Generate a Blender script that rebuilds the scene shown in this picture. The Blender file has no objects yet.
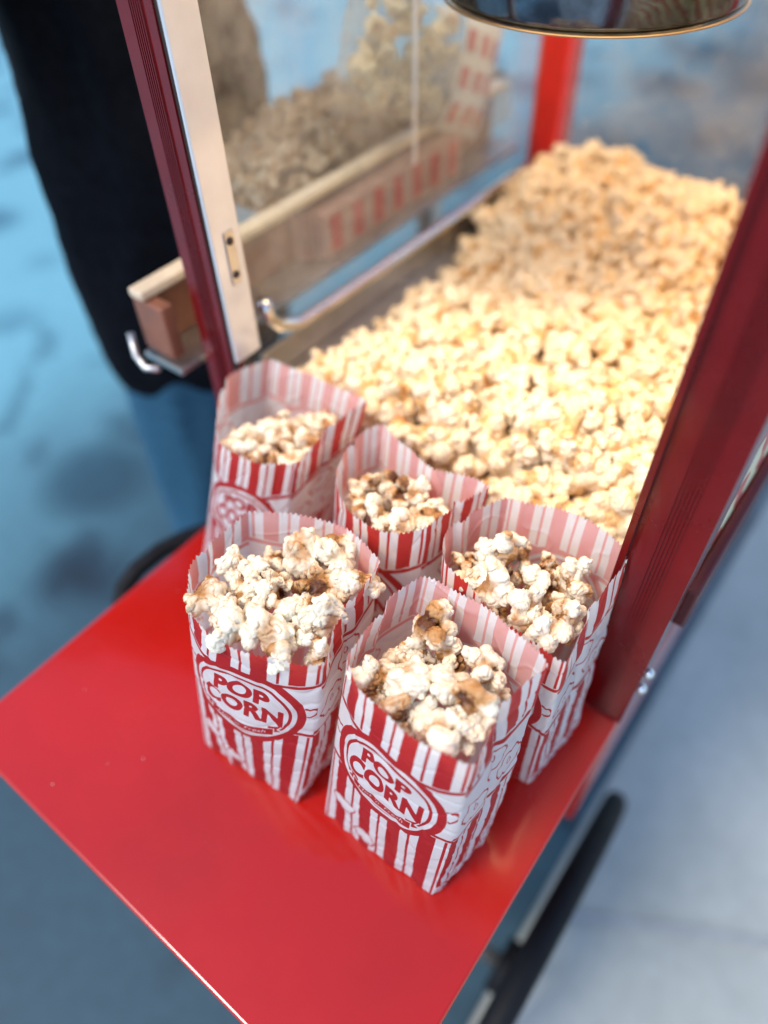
import bpy, bmesh, math, random
import numpy as np
from mathutils import Vector, Matrix, noise

S = bpy.context.scene
COL = S.collection
rad = math.radians
W = 0.4            # shelf width in metres; U() takes coordinates in shelf widths
TZ = 0.80          # height of the shelf above the ground

def U(x, y, z=0.0):
    return Vector((x * W, y * W, z * W + TZ))

# ------------------------------------------------------------------ helpers
def link(o, parent=None):
    COL.objects.link(o)
    if parent is not None:
        o.parent = parent
    return o

def tag(o, label=None, cat=None, group=None, kind=None):
    if label: o['label'] = label
    if cat: o['category'] = cat
    if group: o['group'] = group
    if kind: o['kind'] = kind
    return o

def empty(name, loc):
    o = bpy.data.objects.new(name, None)
    o.location = loc
    o.empty_display_size = 0.02
    return link(o)

def obj(name, me, mat, parent=None, smooth=True):
    """Link mesh data given in world coordinates; children are moved into their parent's space."""
    o = bpy.data.objects.new(name, me)
    if mat is not None and len(me.materials) == 0:
        me.materials.append(mat)
    if smooth:
        me.polygons.foreach_set('use_smooth', [True] * len(me.polygons))
    link(o, parent)
    if parent is not None:
        p = parent; off = Vector((0, 0, 0))
        while p is not None:
            off += p.location; p = p.parent
        me.transform(Matrix.Translation(-off))
    return o

def np_mesh(name, verts, faces):
    """verts (n,3), faces (m,k) all with the same k"""
    me = bpy.data.meshes.new(name)
    verts = np.asarray(verts, np.float32); faces = np.asarray(faces, np.int32)
    k = faces.shape[1]
    me.vertices.add(len(verts)); me.vertices.foreach_set('co', verts.ravel())
    me.loops.add(faces.size); me.loops.foreach_set('vertex_index', faces.ravel())
    me.polygons.add(len(faces))
    me.polygons.foreach_set('loop_start', np.arange(0, faces.size, k, dtype=np.int32))
    me.polygons.foreach_set('loop_total', np.full(len(faces), k, np.int32))
    me.update(calc_edges=True)
    me.validate()
    return me

def set_attr(me, name, values):
    a = me.attributes.new(name, 'FLOAT', 'POINT')
    a.data.foreach_set('value', np.asarray(values, np.float32))

def bm_mesh(bm, name='m'):
    bmesh.ops.recalc_face_normals(bm, faces=bm.faces)
    me = bpy.data.meshes.new(name); bm.to_mesh(me); bm.free()
    return me

def add_box(bm, lo, hi, bevel=0.0, seg=2):
    lo = Vector(lo); hi = Vector(hi)
    vs = [bm.verts.new((x, y, z)) for x in (lo.x, hi.x) for y in (lo.y, hi.y) for z in (lo.z, hi.z)]
    fs = [bm.faces.new([vs[i] for i in f]) for f in ((0,1,3,2),(4,6,7,5),(0,4,5,1),(2,3,7,6),(0,2,6,4),(1,5,7,3))]
    if bevel > 0:
        es = list({e for f in fs for e in f.edges})
        bmesh.ops.bevel(bm, geom=es, offset=bevel, segments=seg, profile=0.5, affect='EDGES')

def box(name, a, b, mat, parent=None, bevel=0.0, seg=2):
    """box between two corner points given in shelf widths"""
    p, q = U(*a), U(*b)
    lo = [min(p[i], q[i]) for i in range(3)]; hi = [max(p[i], q[i]) for i in range(3)]
    bm = bmesh.new(); add_box(bm, lo, hi, bevel, seg)
    return obj(name, bm_mesh(bm), mat, parent, smooth=False)

def add_tube(bm, pts, r, n=16, cap=True):
    pts = [Vector(p) for p in pts]; rings = []
    up = Vector((0, 0, 1)); prev = None
    for i, p in enumerate(pts):
        d = (pts[min(i+1, len(pts)-1)] - pts[max(i-1, 0)]).normalized()
        if prev is None:
            a = d.cross(up)
            if a.length < 1e-3: a = d.cross(Vector((1, 0, 0)))
        else:
            a = prev - d * prev.dot(d)
        a.normalize(); prev = a; b = d.cross(a)
        rr = r[i] if isinstance(r, (list, tuple)) else r
        rings.append([bm.verts.new(p + (a * math.cos(t) + b * math.sin(t)) * rr) for t in [2*math.pi*k/n for k in range(n)]])
    for A, B in zip(rings, rings[1:]):
        for k in range(n):
            bm.faces.new((A[k], A[(k+1) % n], B[(k+1) % n], B[k]))
    if cap:
        bm.faces.new(rings[0][::-1]); bm.faces.new(rings[-1])

def tube(name, pts, r, mat, parent=None, n=16):
    bm = bmesh.new(); add_tube(bm, pts, r, n)
    return obj(name, bm_mesh(bm), mat, parent)

def lathe(name, profile, centre, mat, parent=None, n=64, axis='z'):
    bm = bmesh.new(); rings = []
    c = Vector(centre)
    for r, h in profile:
        ring = []
        for k in range(n):
            t = 2*math.pi*k/n
            v = (r*math.cos(t), r*math.sin(t), h) if axis == 'z' else (h, r*math.cos(t), r*math.sin(t))
            ring.append(bm.verts.new(c + Vector(v)))
        rings.append(ring)
    for A, B in zip(rings, rings[1:]):
        for k in range(n):
            bm.faces.new((A[k], A[(k+1) % n], B[(k+1) % n], B[k]))
    bmesh.ops.remove_doubles(bm, verts=bm.verts, dist=1e-6)
    return obj(name, bm_mesh(bm), mat, parent)

def extrude_profile(name, prof, z0, z1, mat, parent=None):
    """closed xy outline (metres) pulled up from z0 to z1 (shelf widths)"""
    bm = bmesh.new()
    lo = [bm.verts.new((x, y, z0*W+TZ)) for x, y in prof]
    hi = [bm.verts.new((x, y, z1*W+TZ)) for x, y in prof]
    n = len(prof)
    for i in range(n):
        bm.faces.new((lo[i], lo[(i+1) % n], hi[(i+1) % n], hi[i]))
    bm.faces.new(lo[::-1]); bm.faces.new(hi)
    return obj(name, bm_mesh(bm), mat, parent, smooth=False)

# ------------------------------------------------------------------ materials
class NT:
    def __init__(s, name):
        s.m = bpy.data.materials.new(name); s.m.use_nodes = True
        s.t = s.m.node_tree; s.t.nodes.clear()
        s.out = s.n('ShaderNodeOutputMaterial')
    def n(s, kind, **kw):
        nd = s.t.nodes.new(kind)
        for k, v in kw.items():
            if k.startswith('i_'):
                key = k[2:].replace('_', ' ')
                nd.inputs[int(key) if key.isdigit() else key].default_value = v
            else: setattr(nd, k, v)
        return nd
    def l(s, a, ao, b, bi):
        s.t.links.new(a.outputs[ao], b.inputs[bi])
    def noise(s, scale, detail=4, rough=0.55, src='Object', dist=0.0):
        tc = s.n('ShaderNodeTexCoord'); nz = s.n('ShaderNodeTexNoise')
        nz.inputs['Scale'].default_value = scale; nz.inputs['Detail'].default_value = detail
        nz.inputs['Roughness'].default_value = rough; nz.inputs['Distortion'].default_value = dist
        s.l(tc, src, nz, 'Vector'); return nz
    def ramp(s, src, out, stops):
        r = s.n('ShaderNodeValToRGB'); e = r.color_ramp.elements
        while len(e) < len(stops): e.new(0.5)
        for i, (p, c) in enumerate(stops):
            e[i].position = p; e[i].color = (*c, 1) if len(c) == 3 else c
        s.l(src, out, r, 'Fac'); return r
    def mix(s, fac, a, b, blend='MIX'):
        m = s.n('ShaderNodeMix', data_type='RGBA', blend_type=blend)
        for idx, v in ((0, fac), (6, a), (7, b)):
            if isinstance(v, tuple) and len(v) == 2 and not isinstance(v[0], (int, float)):
                s.t.links.new(v[0].outputs[v[1]], m.inputs[idx])
            else:
                m.inputs[idx].default_value = (*v, 1) if isinstance(v, tuple) else v
        return m
    def math(s, op, a, b=None):
        m = s.n('ShaderNodeMath', operation=op)
        for i, v in enumerate((a, b)):
            if v is None: continue
            if isinstance(v, tuple): s.t.links.new(v[0].outputs[v[1]], m.inputs[i])
            else: m.inputs[i].default_value = v
        return m

def bump(t, src, out, strength, dist, target):
    b = t.n('ShaderNodeBump'); b.inputs['Strength'].default_value = strength; b.inputs['Distance'].default_value = dist
    t.l(src, out, b, 'Height'); t.l(b, 'Normal', target, 'Normal')

def paint(name, col, rough=0.3, metal=0.0, var=0.12, scale=60, bumpy=0.0, coat=0.0, coat_rough=0.05, spec=0.5, smear=0.06):
    t = NT(name); p = t.n('ShaderNodeBsdfPrincipled')
    nz = t.noise(scale, 5)
    d = tuple(c * (1 - var) for c in col); u = tuple(min(1, c * (1 + var)) for c in col)
    r = t.ramp(nz, 'Fac', [(0.3, d), (0.7, u)]); t.l(r, 'Color', p, 'Base Color')
    rr = t.n('ShaderNodeMapRange'); rr.inputs['To Min'].default_value = max(0.02, rough - smear); rr.inputs['To Max'].default_value = rough + smear * 1.3; rr.inputs['From Min'].default_value = 0.3; rr.inputs['From Max'].default_value = 0.7
    n2 = t.noise(scale * 0.4, 6, 0.65); t.l(n2, 'Fac', rr, 'Value'); t.l(rr, 'Result', p, 'Roughness')
    p.inputs['Metallic'].default_value = metal; p.inputs['Specular IOR Level'].default_value = spec
    p.inputs['Coat Weight'].default_value = coat; p.inputs['Coat Roughness'].default_value = coat_rough
    if bumpy > 0:
        n3 = t.noise(scale * 3, 4); bump(t, n3, 'Fac', bumpy, 0.001, p)
    t.l(p, 'BSDF', t.out, 'Surface'); return t.m

def mat_glass(name, tint=(0.93, 0.97, 0.97), base=0.04, rough=0.02):
    t = NT(name)
    tr = t.n('ShaderNodeBsdfTransparent'); tr.inputs['Color'].default_value = (*tint, 1)
    gl = t.n('ShaderNodeBsdfGlossy'); gl.inputs['Roughness'].default_value = rough
    lw = t.n('ShaderNodeLayerWeight'); lw.inputs['Blend'].default_value = 0.5
    pw = t.math('POWER', (lw, 'Facing'), 5.0); ad = t.math('MULTIPLY_ADD', (pw, 'Value'), 0.9); ad.inputs[2].default_value = base; ad.use_clamp = True
    nz = t.noise(14, 6, 0.7); mr = t.n('ShaderNodeMapRange')
    mr.inputs['From Min'].default_value = 0.30; mr.inputs['From Max'].default_value = 0.75; mr.inputs['To Max'].default_value = 0.22
    t.l(nz, 'Fac', mr, 'Value')
    mx = t.n('ShaderNodeMixShader'); t.l(ad, 'Value', mx, 'Fac'); t.l(tr, 'BSDF', mx, 1); t.l(gl, 'BSDF', mx, 2)
    df = t.n('ShaderNodeBsdfDiffuse'); df.inputs['Color'].default_value = (0.8, 0.76, 0.7, 1)  # dust layer, raised to put in the haze of reflections
    m2 = t.n('ShaderNodeMixShader'); t.l(mr, 'Result', m2, 'Fac'); t.l(mx, 'Shader', m2, 1); t.l(df, 'BSDF', m2, 2)
    t.l(m2, 'Shader', t.out, 'Surface'); return t.m

def mat_paper():
    t = NT('printed_paper')
    at = t.n('ShaderNodeAttribute', attribute_name='ink')
    mr = t.n('ShaderNodeMapRange', interpolation_type='SMOOTHSTEP')
    mr.inputs['From Min'].default_value = 0.16; mr.inputs['From Max'].default_value = -0.16
    t.l(at, 'Fac', mr, 'Value')
    nz = t.noise(900, 3, src='Object')
    fibre = t.ramp(nz, 'Fac', [(0.3, (0.80, 0.80, 0.79)), (0.7, (0.88, 0.88, 0.87))])
    n2 = t.noise(420, 5, 0.7)
    red = t.ramp(n2, 'Fac', [(0.25, (0.43, 0.012, 0.020)), (0.75, (0.52, 0.022, 0.030))])
    outside = t.mix((mr, 'Result'), (fibre, 'Color'), (red, 'Color'))
    through = t.mix((mr, 'Result'), (fibre, 'Color'), (0.86, 0.54, 0.48))
    geo = t.n('ShaderNodeNewGeometry')
    side = t.mix((geo, 'Backfacing'), (outside, 2), (through, 2))
    df = t.n('ShaderNodeBsdfPrincipled'); df.inputs['Roughness'].default_value = 0.45
    df.inputs['Specular IOR Level'].default_value = 0.35
    t.l(side, 2, df, 'Base Color')
    tl = t.n('ShaderNodeBsdfTranslucent'); tc = t.mix((mr, 'Result'), (0.80, 0.74, 0.66), (0.62, 0.10, 0.08))
    t.l(tc, 2, tl, 'Color')
    n3 = t.noise(260, 5, 0.6); bump(t, n3, 'Fac', 0.25, 0.0006, df)
    mx = t.n('ShaderNodeMixShader'); mx.inputs['Fac'].default_value = 0.43
    t.l(df, 'BSDF', mx, 1); t.l(tl, 'BSDF', mx, 2); t.l(mx, 'Shader', t.out, 'Surface')
    return t.m

def mat_kernel(name, cream, toast, dark, coat_amt, per_piece_attr=False):
    """popped maize: cream flakes, toasted folds, seasoning patches; 'brown' is stored with each shape"""
    t = NT(name); p = t.n('ShaderNodeBsdfPrincipled')
    at = t.n('ShaderNodeAttribute', attribute_name='brown')
    if per_piece_attr:
        rn = t.n('ShaderNodeAttribute', attribute_name='piece'); rk = 'Fac'
    else:
        rn = t.n('ShaderNodeObjectInfo'); rk = 'Random'; lv = t.n('ShaderNodeSeparateColor'); t.l(rn, 'Color', lv, 'Color')
    tc = t.n('ShaderNodeTexCoord')
    add = t.n('ShaderNodeVectorMath', operation='ADD')
    cmb = t.n('ShaderNodeCombineXYZ'); mm = t.math('MULTIPLY', (rn, rk), 7.0)
    for k in range(3): t.l(mm, 'Value', cmb, k)
    t.l(tc, 'Object', add, 0); t.l(cmb, 'Vector', add, 1)
    nz = t.n('ShaderNodeTexNoise'); nz.inputs['Scale'].default_value = 130; nz.inputs['Detail'].default_value = 6; nz.inputs['Roughness'].default_value = 0.65
    t.l(add, 'Vector', nz, 'Vector')
    n2 = t.n('ShaderNodeTexNoise'); n2.inputs['Scale'].default_value = 700; n2.inputs['Detail'].default_value = 3
    t.l(add, 'Vector', n2, 'Vector')
    # how toasted this piece is as a whole
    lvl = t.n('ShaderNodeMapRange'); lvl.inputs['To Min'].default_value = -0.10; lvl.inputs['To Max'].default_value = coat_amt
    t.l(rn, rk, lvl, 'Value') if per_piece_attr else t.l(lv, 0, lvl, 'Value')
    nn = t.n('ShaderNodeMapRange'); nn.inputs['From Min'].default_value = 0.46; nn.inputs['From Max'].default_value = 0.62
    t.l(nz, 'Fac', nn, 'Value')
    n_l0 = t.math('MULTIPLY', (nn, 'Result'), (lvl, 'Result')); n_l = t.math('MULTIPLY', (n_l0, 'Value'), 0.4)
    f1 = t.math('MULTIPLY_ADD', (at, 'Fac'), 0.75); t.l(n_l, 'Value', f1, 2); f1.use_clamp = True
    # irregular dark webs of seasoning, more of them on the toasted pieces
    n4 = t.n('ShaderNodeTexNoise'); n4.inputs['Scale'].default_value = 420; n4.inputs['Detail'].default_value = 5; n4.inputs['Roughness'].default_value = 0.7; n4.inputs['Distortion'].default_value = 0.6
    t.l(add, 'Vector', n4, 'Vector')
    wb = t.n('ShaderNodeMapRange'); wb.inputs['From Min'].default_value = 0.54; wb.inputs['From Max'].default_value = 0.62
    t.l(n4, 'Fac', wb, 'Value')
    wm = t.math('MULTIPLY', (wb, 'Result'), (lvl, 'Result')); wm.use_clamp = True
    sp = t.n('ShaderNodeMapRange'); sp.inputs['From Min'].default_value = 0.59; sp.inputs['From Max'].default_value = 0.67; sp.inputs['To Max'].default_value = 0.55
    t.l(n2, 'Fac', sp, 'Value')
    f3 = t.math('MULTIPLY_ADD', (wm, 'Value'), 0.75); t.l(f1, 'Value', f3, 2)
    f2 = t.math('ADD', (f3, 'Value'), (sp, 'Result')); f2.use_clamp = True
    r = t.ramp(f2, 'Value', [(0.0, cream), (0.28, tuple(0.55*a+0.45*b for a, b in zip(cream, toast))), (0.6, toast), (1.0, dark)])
    t.l(r, 'Color', p, 'Base Color')
    p.inputs['Roughness'].default_value = 0.5
    p.inputs['Subsurface Weight'].default_value = 0.10
    p.inputs['Subsurface Radius'].default_value = (1.0, 0.85, 0.6)
    p.inputs['Subsurface Scale'].default_value = 0.003
    bump(t, n2, 'Fac', 0.6, 0.001, p)
    t.l(p, 'BSDF', t.out, 'Surface'); return t.m

def mat_ground():
    t = NT('concrete_paving'); p = t.n('ShaderNodeBsdfPrincipled')
    n1 = t.noise(1.7, 6, 0.6); n2 = t.noise(30, 6, 0.7)
    a = t.ramp(n1, 'Fac', [(0.3, (0.34, 0.365, 0.325)), (0.7, (0.52, 0.535, 0.48))])
    b = t.ramp(n2, 'Fac', [(0.3, (0.82, 0.82, 0.82)), (0.7, (1, 1, 1))])
    c = t.mix(1.0, (a, 'Color'), (b, 'Color'), 'MULTIPLY'); t.l(c, 2, p, 'Base Color')
    p.inputs['Roughness'].default_value = 0.8; bump(t, n2, 'Fac', 0.4, 0.004, p)
    t.l(p, 'BSDF', t.out, 'Surface'); return t.m

def mat_blue_ground():
    t = NT('blue_painted_ground'); p = t.n('ShaderNodeBsdfPrincipled')
    n1 = t.noise(3.1, 3, 0.5, dist=0.4); n2 = t.noise(0.9, 4, 0.6); n3 = t.noise(45, 5, 0.7)
    # shade round the cart put into the paint colour: slate near, cyan further out
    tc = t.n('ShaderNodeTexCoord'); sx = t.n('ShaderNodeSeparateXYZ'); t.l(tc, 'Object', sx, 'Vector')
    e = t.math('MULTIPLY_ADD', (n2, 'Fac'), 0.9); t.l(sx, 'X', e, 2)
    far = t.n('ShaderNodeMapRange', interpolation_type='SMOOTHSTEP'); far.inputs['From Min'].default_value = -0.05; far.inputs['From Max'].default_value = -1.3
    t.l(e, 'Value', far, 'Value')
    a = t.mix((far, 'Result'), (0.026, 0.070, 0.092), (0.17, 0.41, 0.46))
    st = t.ramp(n1, 'Fac', [(0.55, (1, 1, 1)), (0.66, (0.30, 0.38, 0.44))])
    vo = t.n('ShaderNodeTexVoronoi'); vo.inputs['Scale'].default_value = 2.3; t.l(tc, 'Object', vo, 'Vector')
    sr = t.n('ShaderNodeSeparateColor'); t.l(vo, 'Color', sr, 'Color')
    rr = t.math('MULTIPLY', (sr, 0), 0.42); dd = t.math('SUBTRACT', (vo, 'Distance'), (rr, 'Value'))
    sv = t.ramp(dd, 'Value', [(0.0, (0.36, 0.46, 0.52)), (0.16, (1, 1, 1))])
    st = t.mix(1.0, (st, 'Color'), (sv, 'Color'), 'MULTIPLY')
    g = t.ramp(n3, 'Fac', [(0.3, (0.8, 0.8, 0.8)), (0.7, (1.1, 1.1, 1.1))])
    c0 = t.mix(1.0, (a, 2), (st, 2), 'MULTIPLY'); c = t.mix(1.0, (c0, 2), (g, 'Color'), 'MULTIPLY'); t.l(c, 2, p, 'Base Color')
    p.inputs['Roughness'].default_value = 0.6
    t.l(p, 'BSDF', t.out, 'Surface'); return t.m

def mat_sign():
    t = NT('sign_print'); p = t.n('ShaderNodeBsdfPrincipled')
    tc = t.n('ShaderNodeTexCoord'); wv = t.n('ShaderNodeTexWave', wave_type='BANDS', bands_direction='DIAGONAL')
    wv.inputs['Scale'].default_value = 14; wv.inputs['Distortion'].default_value = 6; wv.inputs['Detail'].default_value = 1
    t.l(tc, 'Object', wv, 'Vector')
    r = t.ramp(wv, 'Fac', [(0.0, (0.55, 0.03, 0.02)), (0.32, (0.62, 0.05, 0.03)), (0.36, (0.78, 0.62, 0.30)), (0.75, (0.82, 0.72, 0.45))])
    t.l(r, 'Color', p, 'Base Color'); p.inputs['Roughness'].default_value = 0.35
    t.l(p, 'BSDF', t.out, 'Surface'); return t.m

M = dict(
    red=paint('red_enamel', (0.45, 0.011, 0.007), 0.17, var=0.05, scale=18, smear=0.13, coat=0.25, spec=0.4),
    post=paint('red_anodised_metal', (0.14, 0.002, 0.003), 0.24, metal=0.0, var=0.10, scale=40, coat=0.2, coat_rough=0.06),
    back_post=paint('bright_red_enamel', (0.62, 0.02, 0.012), 0.35, var=0.08),
    groove=paint('dark_rubber_seal', (0.03, 0.018, 0.014), 0.6),
    steel=paint('brushed_steel', (0.55, 0.54, 0.52), 0.33, metal=0.9, var=0.12, scale=30, bumpy=0.05),
    chrome=paint('chrome', (0.80, 0.79, 0.77), 0.10, metal=1.0, var=0.04),
    strip=paint('satin_aluminium', (0.70, 0.71, 0.71), 0.16, metal=0.25, var=0.08, coat=0.5, scale=25),
    kettle=paint('dark_polished_steel', (0.13, 0.16, 0.20), 0.12, metal=1.0, var=0.5, scale=45, bumpy=0.06),
    brass=paint('worn_brass', (0.34, 0.25, 0.14), 0.35, metal=0.9),
    rubber=paint('black_rubber', (0.008, 0.008, 0.009), 0.6, bumpy=0.1, spec=0.2),
    under=paint('dark_red_enamel', (0.09, 0.004, 0.007), 0.4),
    wood=paint('pale_varnished_wood', (0.72, 0.56, 0.38), 0.4, var=0.18, scale=35),
    brown=paint('brown_varnished_wood', (0.23, 0.085, 0.045), 0.35, var=0.25, scale=35),
    jacket=paint('black_cloth', (0.005, 0.006, 0.009), 0.9, var=0.3, scale=80, bumpy=0.3, spec=0.1),
    jeans=paint('blue_denim', (0.015, 0.085, 0.15), 0.85, var=0.25, scale=160, bumpy=0.4),
    skin=paint('skin', (0.50, 0.28, 0.19), 0.5, var=0.06),
    hair=paint('dark_hair', (0.03, 0.018, 0.012), 0.6, var=0.4, scale=200),
    shoe=paint('grey_shoe_leather', (0.08, 0.08, 0.085), 0.5),
    glass=mat_glass('cabinet_glass'),
    film=mat_glass('clear_film', (0.96, 0.96, 0.96), 0.10, 0.12),
    paper=mat_paper(),
    kernel=mat_kernel('seasoned_popcorn', (0.89, 0.81, 0.62), (0.47, 0.23, 0.07), (0.10, 0.026, 0.004), 1.25),
    bulk_one=mat_kernel('plain_popcorn', (0.88, 0.75, 0.52), (0.76, 0.49, 0.20), (0.44, 0.20, 0.055), 0.45),
    bulk=mat_kernel('plain_popcorn_heap', (0.88, 0.75, 0.52), (0.76, 0.49, 0.20), (0.44, 0.20, 0.055), 0.45, True),
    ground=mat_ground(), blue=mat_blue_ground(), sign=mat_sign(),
    joint=paint('dark_joint', (0.34, 0.355, 0.345), 0.9),
    flat_red=paint('printed_red', (0.55, 0.03, 0.035), 0.5),
    flat_paper=paint('plain_paper', (0.80, 0.76, 0.70), 0.6, var=0.05), shaded_sheet=paint('shaded_paper', (0.50, 0.30, 0.25), 0.6, var=0.15),  # shade on the packed bags put into their sheet colour
)
def lamp_mat():
    t = NT('lit_bulb'); e = t.n('ShaderNodeEmission'); e.inputs['Color'].default_value = (1, 0.72, 0.42, 1); e.inputs['Strength'].default_value = 1.2
    t.l(e, 'Emission', t.out, 'Surface'); return t.m
M['bulb'] = lamp_mat()

# ------------------------------------------------------------------ popped kernels
def kernel_mesh(seed, vox):
    rng = random.Random(seed)
    bm = bmesh.new()
    def ball(c, r, sub=2):
        bmesh.ops.create_icosphere(bm, subdivisions=sub, radius=r, matrix=Matrix.Translation(c))
    def rdir():
        while True:
            v = Vector((rng.uniform(-1, 1), rng.uniform(-1, 1), rng.uniform(-1, 1)))
            if 0.2 < v.length < 1: return v.normalized()
    def petal(c, r, axis, flat):
        q = axis.to_track_quat('Z', 'Y').to_matrix().to_4x4()
        bmesh.ops.create_icosphere(bm, subdivisions=2, radius=r, matrix=Matrix.Translation(c) @ q @ Matrix.Diagonal((1, rng.uniform(.75, 1), flat, 1)))
    hull = rdir()
    ball(Vector((0, 0, 0)), 4.6)
    nl = rng.choice((4, 5, 5, 6, 6)); dirs = []
    style = seed % 4        # 0 open butterfly, 1 tight, 2 stretched, 3 flaky
    tries = 0
    while len(dirs) < nl and tries < 400:
        tries += 1
        d = rdir()
        if d.dot(hull) > 0.5: continue
        if all(d.dot(e) < 0.55 for e in dirs): dirs.append(d)
    for d in dirs:
        dist = rng.uniform(4.8, 7.4) if style != 1 else rng.uniform(4.0, 5.4)
        d2 = Vector((d.x*1.4, d.y*0.85, d.z*0.85)) if style == 2 else d
        c = d2 * dist; r = rng.uniform(3.4, 5.6)
        if rng.random() < (0.75 if style == 3 else 0.35):
            petal(c, r * 1.2, (rdir() + 0.3 * d).normalized(), rng.uniform(.42, .65))
        else:
            ball(c, r * 0.95)
        for k in range(rng.choice((1, 2, 2, 3))):
            e = (rdir() + d * 0.8).normalized(); r2 = rng.uniform(1.9, 3.3)
            if rng.random() < 0.4: petal(c + e * (r * 0.85), r2 * 1.25, rdir(), 0.5)
            else: ball(c + e * (r * 0.85), r2)
    me = bpy.data.meshes.new('k'); bm.to_mesh(me); bm.free()
    o = bpy.data.objects.new('k', me); COL.objects.link(o)
    md = o.modifiers.new('r', 'REMESH'); md.mode = 'VOXEL'; md.voxel_size = vox
    sm = o.modifiers.new('s', 'SMOOTH'); sm.factor = 0.5; sm.iterations = 3 if vox < 1 else 1
    dg = bpy.context.evaluated_depsgraph_get()
    ev = o.evaluated_get(dg); out = bpy.data.meshes.new_from_object(ev)
    bpy.data.objects.remove(o); bpy.data.meshes.remove(me)
    n = len(out.vertices)
    co = np.empty(n * 3, np.float32); out.vertices.foreach_get('co', co); co = co.reshape(-1, 3)
    no = np.empty(n * 3, np.float32); out.vertex_normals.foreach_get('vector', no); no = no.reshape(-1, 3)
    off = Vector((seed * 13.7, seed * 3.1, seed * 7.9))
    br = np.zeros(n); disp = np.zeros(n)
    for i in range(n):
        p = Vector(co[i]); q = p + off
        a = noise.noise(q * 0.17); b = noise.noise(q * 0.36 + Vector((40, 0, 0)))
        fold = math.exp(-(a / 0.045) ** 2) * 0.9 + math.exp(-(b / 0.05) ** 2) * 0.4
        disp[i] = -1.15 * fold + 0.36 * noise.noise(q * 0.45) + 0.24 * noise.noise(q * 1.1)
        rr = p.length
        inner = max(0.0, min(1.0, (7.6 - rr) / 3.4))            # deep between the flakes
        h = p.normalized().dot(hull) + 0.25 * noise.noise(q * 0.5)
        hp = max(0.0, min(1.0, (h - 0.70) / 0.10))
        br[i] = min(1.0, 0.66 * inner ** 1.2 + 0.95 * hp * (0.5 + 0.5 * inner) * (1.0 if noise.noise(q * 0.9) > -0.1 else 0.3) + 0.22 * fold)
    if vox >= 1: disp *= 0.7
    co = co + no * disp[:, None]
    c = (co.max(0) + co.min(0)) / 2; co = co - c
    size = float(np.mean(co.max(0) - co.min(0)))
    co *= 0.001 / size * 1.0           # mean extent = 1 mm; scaled per piece
    out.vertices.foreach_set('co', co.astype(np.float32).ravel())
    set_attr(out, 'brown', br)
    out.polygons.foreach_set('use_smooth', [True] * len(out.polygons))
    out.update()
    return out, co

HI = []
for sd in range(14):
    me, _ = kernel_mesh(sd + 3, 0.56)
    me.name = 'popped_kernel'; HI.append(me)
SEAS = HI
PLAIN = []
for me in HI:
    c = me.copy(); c.materials.append(M['bulk_one']); PLAIN.append(c)
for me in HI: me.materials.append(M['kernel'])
LOW = []
for sd in range(8):
    me, co = kernel_mesh(sd + 40, 1.25)
    me.calc_loop_triangles()
    tri = np.empty(len(me.loop_triangles) * 3, np.int32); me.loop_triangles.foreach_get('vertices', tri)
    b = np.empty(len(me.vertices), np.float32); me.attributes['brown'].data.foreach_get('value', b)
    LOW.append((co.copy(), tri.reshape(-1, 3), b)); bpy.data.meshes.remove(me)

def rand_rot(rng):
    while True:
        q = [rng.gauss(0, 1) for _ in range(4)]
        n = math.sqrt(sum(x * x for x in q))
        if n > 0.1: break
    from mathutils import Quaternion
    return Quaternion([x / n for x in q])

def kernel(loc, size_mm, rng, label, group, protos, shape=None, toast=None):
    me = protos[shape if shape is not None else rng.randrange(len(protos))]
    o = bpy.data.objects.new('popped_kernel', me)
    o.location = loc; o.rotation_mode = 'QUATERNION'; o.rotation_quaternion = rand_rot(rng)
    o.scale = [size_mm * rng.uniform(0.94, 1.06) for _ in range(3)]
    tv = rng.random() if toast is None else toast
    o.color = (tv, tv, tv, 1)
    link(o); tag(o, label, 'popcorn', group); return o

def merged_kernels(name, spots, mat, rng, base=None):
    """spots: (x,y,z,size_mm) in metres -> one mesh"""
    V, F, B, P = [], [], [], []; n = 0
    for (x, y, z, sz) in spots:
        co, tri, b = LOW[rng.randrange(len(LOW))]
        R = np.array(rand_rot(rng).to_matrix())
        v = co @ R.T * sz + np.array([x, y, z])
        V.append(v); F.append(tri + n); B.append(b); P.append(np.full(len(v), rng.random())); n += len(v)
    if base is not None:
        bv, bf = base
        V.append(bv); F.append(np.asarray(bf) + n); B.append(np.full(len(bv), 0.5)); P.append(np.full(len(bv), 0.5))
    me = np_mesh(name, np.concatenate(V), np.concatenate(F))
    set_attr(me, 'brown', np.concatenate(B)); set_attr(me, 'piece', np.concatenate(P))
    return obj(name, me, mat)

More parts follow.
